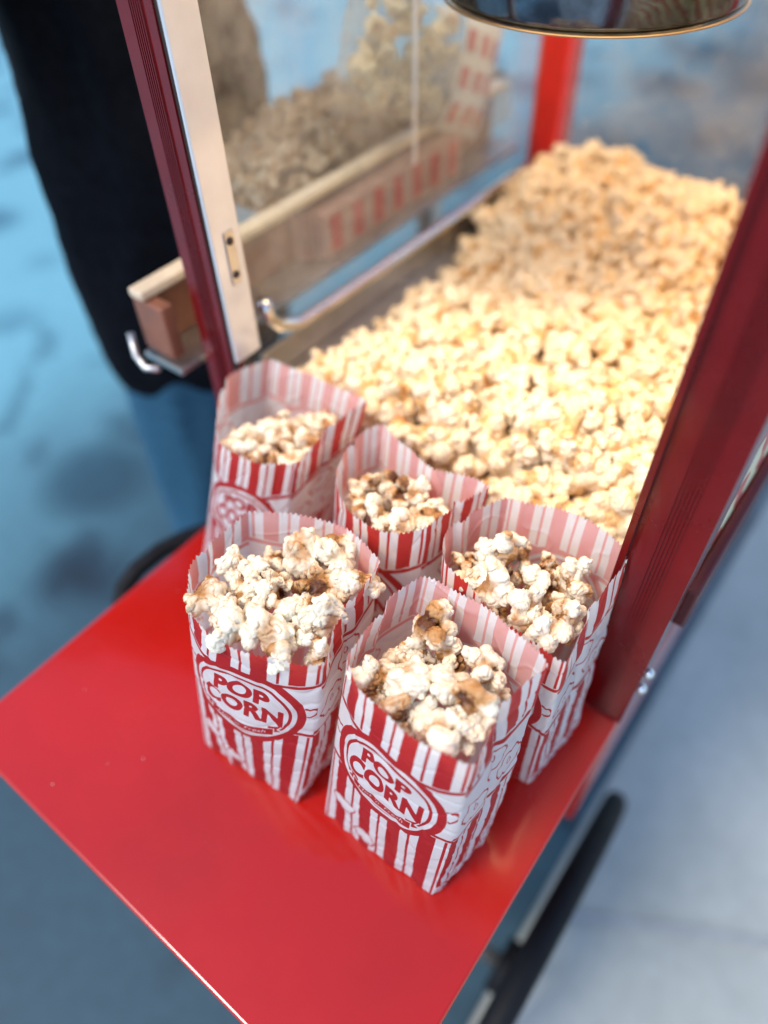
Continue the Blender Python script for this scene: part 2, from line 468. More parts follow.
# ------------------------------------------------------------------ print on the paper bags (signed distances in mm, < 0 is ink)
def text_sdf(body, width, height, cx, base, arch, u, v, bold=0.03, shear=0.0):
    cu = bpy.data.curves.new('t', 'FONT'); cu.body = body; cu.offset = bold; cu.resolution_u = 6; cu.space_character = 1.04
    o = bpy.data.objects.new('t', cu); COL.objects.link(o)
    dg = bpy.context.evaluated_depsgraph_get()
    me = bpy.data.meshes.new_from_object(o.evaluated_get(dg))
    bpy.data.objects.remove(o)
    co = np.array([w.co[:2] for w in me.vertices]); me.calc_loop_triangles()
    tri = np.array([t.vertices[:] for t in me.loop_triangles])
    cnt = {}
    for t in tri:
        for a, b in ((t[0], t[1]), (t[1], t[2]), (t[2], t[0])):
            k = (min(a, b), max(a, b)); cnt[k] = cnt.get(k, 0) + 1
    seg = np.array([k for k, c in cnt.items() if c == 1])
    lo, hi = co.min(0), co.max(0)
    co = (co - lo) / (hi - lo)
    x = (co[:, 0] - 0.5) * width + shear * (co[:, 1] - 0.5) * height
    y = co[:, 1] * height * (1 + 0.0 * x) + base + arch * (x / (width / 2)) ** 2
    co = np.stack([x + cx, y], 1)
    bpy.data.meshes.remove(me)
    shape = u.shape; P = np.stack([u.ravel(), v.ravel()], 1)
    d = np.full(len(P), 50.0)
    near = np.where((P[:, 0] > co[:, 0].min() - 2) & (P[:, 0] < co[:, 0].max() + 2) & (P[:, 1] > co[:, 1].min() - 2) & (P[:, 1] < co[:, 1].max() + 2))[0]
    Q = P[near]; dd = np.full(len(Q), 1e9)
    for a, b in seg:
        A, B = co[a], co[b]; ab = B - A; L = ab @ ab + 1e-12
        h = np.clip(((Q - A) @ ab) / L, 0, 1)
        dd = np.minimum(dd, ((Q - A - h[:, None] * ab) ** 2).sum(1))
    dd = np.sqrt(dd); ins = np.zeros(len(Q), bool)
    for a, b, c in tri:
        A, B, C = co[a], co[b], co[c]
        s1 = (B[0]-A[0])*(Q[:, 1]-A[1])-(B[1]-A[1])*(Q[:, 0]-A[0])
        s2 = (C[0]-B[0])*(Q[:, 1]-B[1])-(C[1]-B[1])*(Q[:, 0]-B[0])
        s3 = (A[0]-C[0])*(Q[:, 1]-C[1])-(A[1]-C[1])*(Q[:, 0]-C[0])
        ins |= ((s1 >= 0) & (s2 >= 0) & (s3 >= 0)) | ((s1 <= 0) & (s2 <= 0) & (s3 <= 0))
    d[near] = np.where(ins, -dd, dd)
    return d.reshape(shape)

def stripes(x):
    m = (x + 10.75) % 21.5; wide = np.abs(m - 10.75 - 10.75 * 0)
    # wide bars at +-10.75 from the middle, thin lines half way between
    a = np.abs(((x - 10.75 + 10.75) % 21.5) - 10.75) - 4.7
    b = np.minimum(x % 21.5, 21.5 - x % 21.5) - 0.85
    return np.minimum(a, b)

def cloud(u, v, cx, cy, r):
    d = np.full(u.shape, 1e9)
    for dx, dy, k in ((0, 0, .62), (-.75, .1, .48), (.72, .2, .5), (-.3, .6, .5), (.4, .62, .46), (.1, -.5, .5), (-.62, -.38, .36), (.62, -.4, .34)):
        d = np.minimum(d, np.hypot(u - cx - dx * r, v - cy - dy * r) - k * r)
    return d

def heart(u, v, cx, cy, r):
    x = np.abs(u - cx) / r; y = (v - cy) / r
    return (np.sqrt((x) ** 2 + (y * 1.05 - 0.75 * np.sqrt(np.abs(x) + 1e-6) + 0.1) ** 2) - 1.0) * r * 0.8

def art_front(u, v):
    x = u - 46.0
    st = stripes(x)
    vt = 130 + 0.0030 * x ** 2; vb = 84 - 0.0022 * x ** 2
    band = np.maximum(v - vt, vb - v)
    q = np.sqrt((x / 40.0) ** 2 + ((v - 100) / 38.0) ** 2); ov = (q - 1) * 38.5
    ink = np.maximum(st, -(band - 2.6)); ink = np.maximum(ink, -(ov + 0.3))
    lines = np.minimum(np.abs(v - vt - 0.2) - 1.6, np.abs(v - vb + 0.2) - 1.6)
    ink = np.minimum(ink, np.maximum(lines, -(ov + 1)))
    ink = np.minimum(ink, np.maximum(ov, -(ov + 5.2)))
    rib = np.abs(v - (76.4 + 0.007 * x ** 2)) - 3.9; ribbon = np.maximum(rib, np.abs(x) - 21)
    tail = np.maximum(np.abs(v - (79.6 + 0.007 * x ** 2)) - 3.4, np.abs(np.abs(x) - 21.5) - 4.0)
    notch = (4.2 - (np.abs(x) - 22.5)) - 1.1 * np.abs(v - (79.6 + 0.007 * x ** 2)) - 0.0
    tail = np.maximum(tail, -notch - 1.5) if False else np.maximum(tail, (np.abs(x) - 26) + 0.9 * (3.4 - np.abs(v - (79.6 + 0.007 * x ** 2))))
    thin = np.abs(ov + 9.0) - 1.0
    thin = np.maximum(thin, -(np.minimum(ribbon, tail) - 1.6))
    ink = np.minimum(ink, thin)
    tailo = np.maximum(tail, -(ribbon - 0.7))
    ink = np.minimum(ink, np.minimum(ribbon, tailo))
    for c in TXT: ink = np.minimum(ink, c)
    ink = np.maximum(ink, -TXTW - 0.05)
    for cx in (4.5, 87.5):
        ink = np.minimum(ink, np.maximum(np.abs(heart(u, v, cx, 106, 4.6)) - 0.75, -(ov - 0.5)))
    for c in ((17, 33, 8), (36, 9, 7.5)):
        d = cloud(u, v, *c); ink = np.maximum(ink, -d); ink = np.minimum(ink, np.abs(d) - 0.55)
    return ink

def art_side(u, v):
    x = u - 32.0
    st = stripes(x)
    vt = 130 + 0.004 * (x) ** 2 * 0 + 3.0; vb = 82.0
    band = np.maximum(v - vt, vb - v)
    ink = np.maximum(st, -(band - 2.6))
    ink = np.minimum(ink, np.minimum(np.abs(v - vt) - 1.6, np.abs(v - vb) - 1.6))
    for c in ((14, 100, 9.5), (33, 118, 9), (50, 98, 10), (20, 6, 8), (40, 2, 7), (58, 10, 7.5), (4, 1, 6)):
        d = cloud(u, v, *c); ink = np.maximum(ink, -d); ink = np.minimum(ink, np.abs(d) - 0.6)
        for k in (0.25, -0.3):
            r2 = np.abs(np.hypot(u - c[0] - k * c[2], v - c[1] - 0.2 * c[2]) - 0.42 * c[2]) - 0.4
            ink = np.minimum(ink, np.maximum(r2, np.maximum(d + 1.5, (u - c[0]) * k)))
    return ink

STEP = 0.6
H = 176.0
NF, NS, NV = int(92 / STEP), int(64 / STEP), int(H / STEP)
vv = np.linspace(0, H, NV + 1)
uf, vf = np.meshgrid(np.linspace(0, 92, NF, endpoint=False), vv)
us, vs_ = np.meshgrid(np.linspace(0, 64, NS, endpoint=False), vv)
def printed(rise):
    """the sheet as cut for one bag: the print sits a little higher or lower on each"""
    global TXT, TXTW
    v1, v2 = vf - rise, vs_ - rise
    TXT = [text_sdf('POP', 36, 14.0, 46, 110.5, -4.0, uf, v1, 0.05), text_sdf('CORN', 53, 17.5, 46, 91.0, -4.5, uf, v1, 0.05)]
    TXTW = text_sdf("Hot 'n' Fresh", 33, 4.4, 46, 74.6, 1.9, uf, v1, 0.012, 0.25)
    f, g = art_front(uf, v1), art_side(us, v2)
    return np.concatenate([f, g, f, g], 1)

def chaikin(P, it=3):
    P = np.array(P, float)
    for _ in range(it):
        Q = [P[0]]
        for a, b in zip(P, P[1:]): Q += [0.75*a + 0.25*b, 0.25*a + 0.75*b]
        Q.append(P[-1]); P = np.array(Q)
    return P

def resample(P, n):
    P = np.array(P, float); d = np.r_[0, np.cumsum(np.linalg.norm(np.diff(P, axis=0), axis=1))]
    t = np.linspace(0, d[-1], n, endpoint=False)
    return np.stack([np.interp(t, d, P[:, k]) for k in range(P.shape[1])], 1)

def ring(panels):
    out = []
    for pts, n in zip(panels, (NF, NS, NF, NS)):
        P = chaikin(pts) if len(pts) > 2 else np.array(pts, float)
        out.append(resample(P, n))
    R = np.concatenate(out, 0)
    k = 3                                             # soften the folds a little
    w = np.exp(-0.5 * (np.arange(-8, 9) / k) ** 2); w /= w.sum()
    return sum(np.roll(R, -i, 0) * wi for i, wi in zip(range(-8, 9), w))

def waves(rng, s, v, n, lmin, lmax):
    out = np.zeros(np.broadcast(s, v).shape)
    for _ in range(n):
        L = rng.uniform(lmin, lmax); a = rng.uniform(0, math.pi)
        out += np.sin(2*math.pi*(s*math.cos(a) + v*math.sin(a)) / L + rng.uniform(0, 6.28)) * (L / lmax)
    return out / math.sqrt(n)

RINGS = []
def inside(p, P):
    c = False; n = len(P)
    for i in range(n):
        a, b = P[i], P[i-1]
        if (a[1] > p[1]) != (b[1] > p[1]) and p[0] < (b[0]-a[0])*(p[1]-a[1])/(b[1]-a[1])+a[0]: c = not c
    return c
def keep_in(x, y, z, r, rg):
    """move a point towards the bag's middle until a ball of radius r clears the paper"""
    B, T = rg; e = min(1, max(0, z / H)) ** 0.85
    R = (B * (1 - e) + T * e)[::6]; c = R.mean(0); p = np.array([x, y], float)
    for _ in range(40):
        if inside(p, R) and np.sqrt(((R - p) ** 2).sum(1)).min() > r: break
        p = p + (c - p) * 0.06
    return p

def make_bag(name, bottom, panels, seed, label, bulge=5.0, crumple=1.0, rise=8.0, cut=2.0):
    """bottom: four corners, panels: rim points of front, right, back, left side; all mm on the shelf"""
    rng = random.Random(seed)
    FL, FR, RR, RL = [np.array(p, float) for p in bottom]
    B = ring([[FL, FR], [FR, RR], [RR, RL], [RL, FL]])
    T = ring(panels)
    N = len(B)
    s = np.arange(N) * STEP
    t = vv / H
    cen = T.mean(0)
    def normals(Rg):
        d = np.roll(Rg, -4, 0) - np.roll(Rg, 4, 0); d /= np.linalg.norm(d, axis=1, keepdims=True) + 1e-9
        return np.stack([d[:, 1], -d[:, 0]], 1)
    nb, nt = normals(B), normals(T)
    e = t ** 0.85
    XY = B[None] * (1 - e)[:, None, None] + T[None] * e[:, None, None]
    NN = nb[None] * (1 - e)[:, None, None] + nt[None] * e[:, None, None]
    # mid-height belly of the filled bag, strongest in the middle of each panel
    loc = np.concatenate([np.sin(np.linspace(0, math.pi, n)) for n in (NF, NS, NF, NS)])
    amp = bulge * np.sin(np.pi * np.clip(t * 1.05, 0, 1))[:, None] * (0.25 + 0.75 * loc[None])
    gus = np.concatenate([np.zeros(NF), np.exp(-((np.linspace(-1, 1, NS)) / 0.12) ** 2)] * 2)
    amp = amp - 3.2 * gus[None] * (0.35 + 0.65 * t[:, None])
    sp = s[None] * 2 * math.pi / (N * STEP)
    ss, vg = np.broadcast_arrays(s[None], vv[:, None])
    edge = np.minimum(1, np.minimum(s, N*STEP - s) / 12)[None]
    wr = waves(rng, ss, vg, 10, 22, 60) * 0.8
    cr = waves(rng, ss, vg, 9, 20, 45)
    wr += -0.7 * np.exp(-(cr / 0.2) ** 2) * crumple
    low = np.exp(-vv / 22)[:, None]
    wr += low * waves(rng, ss, vg, 8, 8, 26) * 1.2 * crumple
    wr += (t[:, None] > 0.6) * ((t[:, None] - 0.6) / 0.4) ** 2 * waves(rng, ss, vg * 0.3, 5, 20, 55) * 1.1
    fold = waves(rng, ss, vg, 14, 5, 14)
    wr += 0.09 * fold * crumple
    XY = XY + NN * (amp + wr * edge)[:, :, None]
    # pinked rim
    saw = np.abs(((s / 3.0) % 1.0) - 0.5) * 2
    tooth = (saw * 3.0 - 1.5) + 0.5 * np.array([math.sin(a / 9.0 + seed) for a in s])
    droop = waves(rng, s, np.zeros(N), 4, 50, 120) * 0.8
    top = np.clip((vv - (H - 4)) / 4, 0, 1)[:, None] * tooth[None]
    Z = vv[:, None] + top + (t[:, None] ** 2) * droop[None]
    dip = np.concatenate([np.sin(np.linspace(0, math.pi, NF)) ** 0.6, np.zeros(NS), np.zeros(NF), np.zeros(NS)])
    Z = Z - (t[:, None] ** 3) * dip[None] * cut + 0.4      # the front lip is cut lower
    Z = np.where(vv[:, None] < 30, Z + (1 - vv[:, None] / 30) ** 2 * np.clip(waves(rng, ss, vg * 0, 6, 18, 50) * 1.4, 0, 5) * crumple, Z)
    # creased bottom edge is pulled in a little
    pull = np.exp(-vv / 5.0)[:, None] * 1.6
    XY = XY - NN * pull[:, :, None]
    V = np.concatenate([XY, Z[:, :, None]], 2) * 0.001
    V = V.reshape(-1, 3); V[:, 2] += TZ
    idx = np.arange((NV + 1) * N).reshape(NV + 1, N)
    a = idx[:-1]; b = np.roll(idx, -1, 1)[:-1]; c = np.roll(idx, -1, 1)[1:]; d = idx[1:]
    F = np.stack([a, b, c, d], 2).reshape(-1, 4)
    # paper floor of the bag
    m = len(V); cb = V[idx[0]].mean(0); cb[2] = TZ + 0.0016
    V = np.concatenate([V, cb[None]]); ink = np.r_[printed(rise).reshape(-1), 5.0]
    base = empty_loc = Vector((float(cb[0]), float(cb[1]), TZ))
    fl = np.stack([np.roll(idx[0], -1), idx[0], np.full(N, m), np.full(N, m)], 1)
    V -= np.array(base)
    me = np_mesh(name, V, F)
    set_attr(me, 'ink', ink)
    me.materials.append(M['paper'])
    o = obj(name, me, None); o.location = base
    RINGS.append((B, T))
    tag(o, label, 'popcorn bag', 'striped popcorn bags on the red shelf')
    return o

make_bag('popcorn_bag', [(264.4,-187),(357.6,-185),(366.5,-134),(271,-131)],
    [[(272,-152),(290,-163),(327,-168),(350,-166),(361.6,-161)], [(361.6,-161),(355,-120),(363.2,-91.2)],
     [(363.2,-91.2),(317,-77),(273.6,-81.6)], [(273.6,-81.6),(266,-114),(272,-152)]], 4,
    'frontmost striped paper bag, its whole logo showing and no other bag before it')
make_bag('popcorn_bag', [(158.8,-202),(245.6,-193),(245,-138),(157,-147)],
    [[(172,-178),(196,-188),(226,-183),(251,-171),(265.5,-161)], [(265.5,-161),(254,-136),(248,-88.4)],
     [(248,-88.4),(199.6,-77),(154.8,-108.8)], [(154.8,-108.8),(148.8,-150),(172,-178)]], 7,
    'heaped front bag with popcorn overflowing its rim, left of the frontmost bag', bulge=6, rise=17.0)
make_bag('popcorn_bag', [(289,-86),(370.8,-84),(378.8,-28),(292,-30)],
    [[(277,-65),(305,-70),(345,-79),(370.8,-85)], [(370.8,-84),(364.4,-37),(367.2,-1.2)],
     [(367.2,-1.2),(353,13),(319.6,14),(281.6,2)], [(281.6,2),(264.5,-35),(267,-52),(277,-65)]], 11,
    'bag beside the ribbed post, its back wall glowing warm with the logo showing through', bulge=2.0, cut=10.0)
make_bag('popcorn_bag', [(183,-88),(257,-90),(258,-36),(179,-34)],
    [[(176,-46),(198,-68),(222,-71),(243,-66),(255,-50)], [(255,-50),(259,-26),(268,3)],
     [(268,3),(243,4),(226,-9),(204,0),(174,10)], [(174,10),(164,-8),(176,-46)]], 17,
    'middle bag almost hidden by the bags around it, its rim dented at the back', bulge=3)
make_bag('popcorn_bag', [(28,-84),(110,-88),(116,-32),(30,-26)],
    [[(80,-64),(92.4,-74),(122,-73),(150,-56)], [(150,-56),(143,-12.4),(150,24)],
     [(150,24),(100,24),(54,20)], [(54,20),(40,-10),(52,-38),(80,-64)]], 23,
    'blurred rear bag with a tall back flap, standing against the ribbed red corner post', bulge=4)

FILL = dict(
 frontmost=[(292.7,-101.8,168,23.7,0),(306.5,-104,160,18.9,0),(333.9,-104.5,166,21.6,0),(286.3,-145.2,168,21.2,2),(303.3,-136.6,170,21.8,0),(320.8,-127.5,170,23.1,2),(303.7,-160.1,168,16.7,1),(319.7,-148.2,164,19.7,0),(335.3,-153.7,172,24.4,0),(343.4,-130.7,172,25,0),(352.4,-146.8,170,16.8,0),(287.5,-119.8,156,14.6,2),(341.8,-110.2,156,15.2,2),(315.8,-158.4,160,13.3,1),(296.1,-142.9,156,15.3,0),(337.5,-139.8,156,13.8,2),(351,-122.4,160,14.6,1),(287.5,-150.2,160,13.2,1),(298.9,-113.5,152,12.9,1)],
 heaped=[(171.1,-140.4,180,16,0),(186.9,-137.1,180,18.7,0),(200.7,-108.1,180,22,0),(213,-92.9,180,24.8,0),(239.1,-103.7,180,24.2,0),(201.3,-130.6,176,17.8,1),(226,-123.7,182,24.3,2),(177.6,-168.4,182,21.2,1),(198.9,-153.4,182,16.5,0),(220.7,-144.6,184,19.2,0),(207.3,-172.6,184,26,0),(223.4,-162.6,184,21.2,0),(229.3,-134.7,180,14.9,1),(247.1,-137.1,182,23.1,0),(248.8,-153,180,16,0),(235.5,-168.4,178,18.6,1),(234.6,-151.8,178,15.9,2),(253.8,-156.5,168,14.8,1),(183.3,-148.2,176,14,2),(188.7,-171.8,180,12.6,0),(217.1,-86.5,172,13.6,1),(186.5,-119.7,172,15.4,1),(239,-117.1,176,12.9,2)],
 glowing=[(285.8,-33.5,168,12.4,0),(298.7,-31.1,172,23.5,0),(284.9,-58.9,166,21.2,0),(304,-58.5,170,21.7,0),(281.1,-42.1,160,17.6,2),(327.9,-53.2,170,21.9,0),(318.5,-65,160,15.8,2),(309.4,-36.8,160,14.1,2),(323.4,-33.1,164,18.5,0),(345.4,-43.2,164,17.9,2),(340.2,-68,164,20.5,0),(359.1,-53.8,168,20.4,1),(355.6,-72.7,170,20.1,0),(343.2,-11.4,168,16.6,0),(345.3,-20.5,160,19,1),(324.1,-14.2,160,15.1,2),(307.3,-19,160,13.5,1),(338.8,-50.8,156,13.6,2),(277.8,-60,160,11.3,2),(333.8,-15.1,156,12.3,1),(328.7,-68.3,152,12.7,2),(336.3,-18.4,152,11.4,2)],
 middle=[(194.3,-47.5,164,16.9,0),(189.2,-33.4,164,17.9,1),(213.3,-48.9,168,18.6,0),(193.2,-23.2,160,15.9,2),(200.2,-8.8,164,19,2),(214.3,-29.6,164,18.3,1),(224.1,-19,168,16.2,0),(232.5,-48.4,168,18.2,0),(242,-24.9,164,15.2,1),(235.6,-34.1,164,15.9,2),(249.6,-40.4,168,14.7,0),(223.7,-55.9,168,14.8,0),(202.2,-58.7,164,13.8,1),(200.3,-20.5,160,14.5,1),(208.4,-9.1,160,16,2),(247.4,-17.7,156,14.1,1),(246.2,-43.2,164,12.1,2)],
 rear=[(94.9,-35.9,160,20.1,0),(117.8,-35.8,164,19.7,0),(84.5,-55.1,164,19.8,0),(89.8,-17.6,160,19,1),(110.1,-6.8,156,21.3,0),(104,-56.5,168,18.5,0),(128,-20.2,164,19.1,0),(122.6,10.8,156,18.2,2),(128.3,-3.2,160,18.7,1),(132.1,-45.7,168,15.3,0),(118.1,-54.2,168,15.4,1),(78.2,-39.7,156,17.3,1),(106.1,-16.6,156,18.9,2),(107,11.3,152,16.9,1),(125.8,15.8,152,14.5,0),(128.2,-31.2,160,13.6,1)])
LAB = dict(frontmost='inside the frontmost striped bag', heaped='heaped over the rim of the left front bag', glowing='in the bag beside the ribbed post',
           middle='in the middle bag hemmed in by the others', rear='in the blurred rear bag against the corner post')
rng = random.Random(5)
shade = ('creamy white popped kernel', 'lightly toasted popped kernel', 'dark caramel-browned popped kernel')
for bi, (k, rows) in enumerate(FILL.items()):
    rg = RINGS[bi]
    cx = sum(r[0] for r in rows) / len(rows); cy = sum(r[1] for r in rows) / len(rows)
    for (x, y, z, sz, b) in rows:
        size = sz * ((1.2 if k == 'heaped' else 1.22) if sz > 15 else 1.15); z -= 7 if k == 'heaped' else 3
        x, y = keep_in(x, y, z, size * (0.54 if k != 'heaped' else 0.40), rg)
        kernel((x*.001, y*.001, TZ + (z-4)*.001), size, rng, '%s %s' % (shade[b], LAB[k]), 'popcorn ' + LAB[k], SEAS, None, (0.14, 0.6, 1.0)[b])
    for i in range(10):            # the layer in the gaps, browned darker to put shade there
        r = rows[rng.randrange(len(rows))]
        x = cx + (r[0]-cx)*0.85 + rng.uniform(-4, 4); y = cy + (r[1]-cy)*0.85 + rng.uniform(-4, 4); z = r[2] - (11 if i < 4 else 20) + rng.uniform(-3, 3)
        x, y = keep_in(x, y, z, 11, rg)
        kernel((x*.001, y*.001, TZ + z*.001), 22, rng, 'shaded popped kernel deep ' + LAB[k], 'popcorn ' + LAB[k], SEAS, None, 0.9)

# ------------------------------------------------------------------ the cart
CART = empty('popcorn_cart', U(0.5, 0.7, -2))
tag(CART, 'red popcorn cart with a glazed cabinet, ribbed posts, big wheels and a red front shelf', 'popcorn cart')
sh = box('shelf', (0, -0.772, -0.03), (1, 0.0, 0.0), M['red'], CART, bevel=0.0022, seg=3)
box('shelf_lip', (0.012, -0.760, -0.085), (0.988, -0.745, -0.0305), M['red'], CART, bevel=0.001)
DZ = 0.30                                             # cabinet floor
box('base_panel', (0.0, 0.03, -0.62), (1.0, 1.40, 0.0), M['red'], CART, bevel=0.004)
box('front_panel', (0.02, 0.045, 0.001), (0.98, 0.06, DZ - 0.012), M['red'], CART, bevel=0.001)
box('side_panel', (0.975, 0.101, 0.001), (0.998, 1.298, DZ - 0.012), M['under'], CART, bevel=0.002)
box('side_panel', (0.002, 0.101, 0.001), (0.025, 1.298, DZ - 0.012), M['under'], CART, bevel=0.002)
box('cabinet_floor', (0.03, 0.062, DZ - 0.01), (0.97, 1.37, DZ), M['steel'], CART)
ROOF = 1.46
def rib_profile(x0, x1, y0, y1, flip=False):
    """square tube with a field of fine ribs and a sealing groove on its front face (y0)"""
    w = (x1 - x0); pts = [(0, 0)]
    f0, f1, n = 0.30, 0.60, 6
    pts += [(0.025, -0.02*0)]
    for k in range(n):
        a = f0 + (f1 - f0) * k / n; d = (f1 - f0) / n
        pts += [(a, 0), (a + d*0.12, -0.03), (a + d*0.50, -0.03), (a + d*0.62, 0)]
    pts += [(0.80, 0), (0.805, 0.09), (0.90, 0.09), (0.905, 0.0), (1.0, 0)] if flip else [(0.80, 0), (0.805, 0.09), (0.90, 0.09)]
    if not flip: x1 = x0 + 0.90 * w
    out = []
    for u, d in pts:
        x = x1 - u * w if flip else x0 + u * w
        out.append((x * W, (y0 + d * w) * W))
    tail = [(x1, y1), (x0, y1)] if not flip else [(x0, y1), (x1, y1)]
    out += [(x * W, y * W) for x, y in tail]
    return out
extrude_profile('post', rib_profile(-0.006, 0.094, 0.0, 0.022), 0.001, ROOF, M['post'], CART)
extrude_profile('post', rib_profile(0.900, 1.004, 0.0, 0.10, True), 0.001, ROOF, M['post'], CART)
box('seal', (0.0748, 0.003, 0.002), (0.0835, 0.0085, ROOF), M['groove'], CART)
box('post', (-0.002, 1.30, 0.001), (0.088, 1.40, ROOF), M['back_post'], CART, bevel=0.003)
box('post', (0.912, 1.30, 0.001), (1.002, 1.40, ROOF), M['back_post'], CART, bevel=0.003)
box('roof', (-0.10, -0.10, ROOF + 0.002), (1.10, 1.50, ROOF + 0.34), M['red'], CART, bevel=0.01)
box('side_glass', (0.004, 0.030, DZ + 0.03), (0.014, 1.299, ROOF), M['glass'], CART)
box('side_glass', (0.986, 0.101, DZ + 0.03), (0.996, 1.299, ROOF), M['glass'], CART)
box('back_glass', (0.09, 1.345, DZ + 0.03), (0.91, 1.355, ROOF), M['glass'], CART)
# satin strip with its slotted keeper beside the corner post
st = box('hinge_strip', (0.0845, 0.0, 0.44), (0.0930, 0.066, ROOF), M['strip'], CART, bevel=0.001)
pl = box('hinge_plate', (0.0935, 0.026, 0.60), (0.0958, 0.048, 0.70), M['steel'], st, bevel=0.0006)
for z in (0.618, 0.682):
    bm = bmesh.new(); bmesh.ops.create_uvsphere(bm, u_segments=16, v_segments=8, radius=0.003, matrix=Matrix.Translation(U(0.0965, 0.037, z)) @ Matrix.Diagonal((0.5, 1, 1, 1)))
    obj('screw', bm_mesh(bm), M['groove'], st)
# chrome retaining rail above the cabinet floor
pts = [U(0.05, 0.13, 0.50), U(0.05, 0.135, 0.46), U(0.052, 0.16, 0.425), U(0.055, 0.22, 0.40), U(0.055, 0.5, 0.392), U(0.055, 0.8, 0.39), U(0.055, 1.25, 0.385)]
box('glass_edge', (0.0145, 0.695, 0.56), (0.018, 0.705, ROOF), M['strip'], CART)
tube('floor_rail', pts, 0.006, M['chrome'], CART)
box('floor_edge', (0.03, 0.11, DZ + 0.001), (0.042, 1.29, 0.37), M['steel'], CART, bevel=0.001)
# printed sign and rails on the right-hand side of the cabinet
box('side_sign', (0.9975, 0.16, 0.36), (1.0005, 1.24, 1.05), M['sign'], CART)
box('side_rail', (1.000, 0.102, 0.22), (1.022, 1.298, 0.32), M['under'], CART, bevel=0.002)
for p in ((1.009, 0.03, 0.10), (1.009, 0.03, 0.155)):
    bm = bmesh.new(); bmesh.ops.create_uvsphere(bm, u_segments=20, v_segments=10, radius=0.0042, matrix=Matrix.Translation(U(*p)))
    obj('bolt', bm_mesh(bm), M['chrome'], CART)
# cabinet lamp under the roof (above the picture)
box('cabinet_lamp', (0.13, 0.17, ROOF - 0.018), (0.91, 1.31, ROOF - 0.001), M['bulb'], CART, bevel=0.002)
# wheels
def wheel(x, yc, R):
    zc = -2 + R
    bm = bmesh.new()
    wh = empty('wheel', Vector((0, 0, 0)))
    wh.parent = CART; wh.location = U(x, yc, zc) - CART.location
    n = 72
    def arc(r): return [U(x, yc + r*math.cos(2*math.pi*k/n), zc + r*math.sin(2*math.pi*k/n)) for k in range(n + 1)]
    add_tube(bm, arc(R), 0.0145, 12, False)
    obj('tyre', bm_mesh(bm), M['rubber'], wh)
    bm = bmesh.new(); add_tube(bm, arc(R - 0.045), 0.008, 10, False); obj('rim', bm_mesh(bm), M['under'], wh)
    for k in range(12):
        a = 2*math.pi*(k + 0.3)/12
        tube('spoke', [U(x, yc + 0.08*math.cos(a), zc + 0.08*math.sin(a)), U(x, yc + (R-0.05)*math.cos(a), zc + (R-0.05)*math.sin(a))], 0.006, M['under'], wh, 10)
    sgn = 1 if x > 0.5 else -1
    lathe('hub', [(0.001, -0.03), (0.035, -0.03), (0.035, 0.008), (0.02, 0.012), (0.014, 0.016), (0.001, 0.017)] if sgn > 0 else
          [(0.001, -0.017), (0.014, -0.016), (0.02, -0.012), (0.035, -0.008), (0.035, 0.03), (0.001, 0.03)], U(x, yc, zc), M['rubber'], wh, 32, 'x')
    return wh
wheel(1.075, -0.19, 0.62); wheel(0.02, -0.19, 0.55)
tube('axle', [U(0.0, -0.19, -1.45), U(1.06, -0.19, -1.38)], 0.010, M['steel'], CART)
for x in (0.12, 0.88):
    box('axle_bracket', (x - 0.03, -0.23, -1.36), (x + 0.03, 0.10, -0.622), M['under'], CART, bevel=0.002)
for x in (0.06, 0.94):
    box('cart_leg', (x - 0.03, 1.28, -2.0), (x + 0.03, 1.34, -0.622), M['under'], CART, bevel=0.002)
hp = [U(0.02, 0.05, -0.10), U(-0.05, -0.06, -0.10), U(-0.09, -0.13, -0.10), U(-0.112, -0.20, -0.10), U(-0.118, -0.27, -0.105), U(-0.117, -0.32, -0.125), U(-0.10, -0.37, -0.18), U(-0.06, -0.40, -0.26), U(0.05, -0.41, -0.36)]
tube('push_handle', hp, 0.009, M['rubber'], CART)

# kettle
KC = (0.385, 0.728)
kt = lathe('kettle', [(0.001, -0.004), (0.09, -0.003), (0.104, 0.0), (0.107, 0.006), (0.106, 0.02), (0.1045, 0.04), (0.1035, 0.12), (0.001, 0.12)], U(KC[0], KC[1], 0.945), M['kettle'])
tag(kt, 'dark polished popping kettle hanging above the heap of popcorn', 'kettle')
lathe('kettle_rim', [(0.1045, -0.0004), (0.1078, -0.0002), (0.1081, 0.0003), (0.1078, 0.0009), (0.1060, 0.0011)], U(KC[0], KC[1], 0.945), M['brass'], kt)
tube('hanger', [U(KC[0], KC[1], 1.246), U(KC[0], KC[1], ROOF)], 0.012, M['steel'], kt)

rng = random.Random(71); V, F = [], []
for k in range(6):
    x, y = rng.uniform(0.06, 0.94), rng.uniform(-0.74, -0.05); r = rng.uniform(0.0003, 0.0009) * (1.5 if k % 9 == 0 else 1)
    c = U(x, y, 0) + Vector((0, 0, r * 0.6)); i = len(V)
    V += [tuple(c + Vector(d) * r * rng.uniform(.7, 1.3)) for d in ((1, 0, 0), (-1, 0, 0), (0, 1, 0), (0, -1, 0), (0, 0, .8), (0, 0, -.5))]
    F += [(i+a, i+b, i+c_) for a, b, c_ in ((0, 2, 4), (2, 1, 4), (1, 3, 4), (3, 0, 4), (2, 0, 5), (1, 2, 5), (3, 1, 5), (0, 3, 5))]
tag(obj('crumbs', np_mesh('crumbs', V, F), M['flat_paper']), 'tiny salt and popcorn crumbs scattered on the red shelf', 'crumbs', kind='stuff')

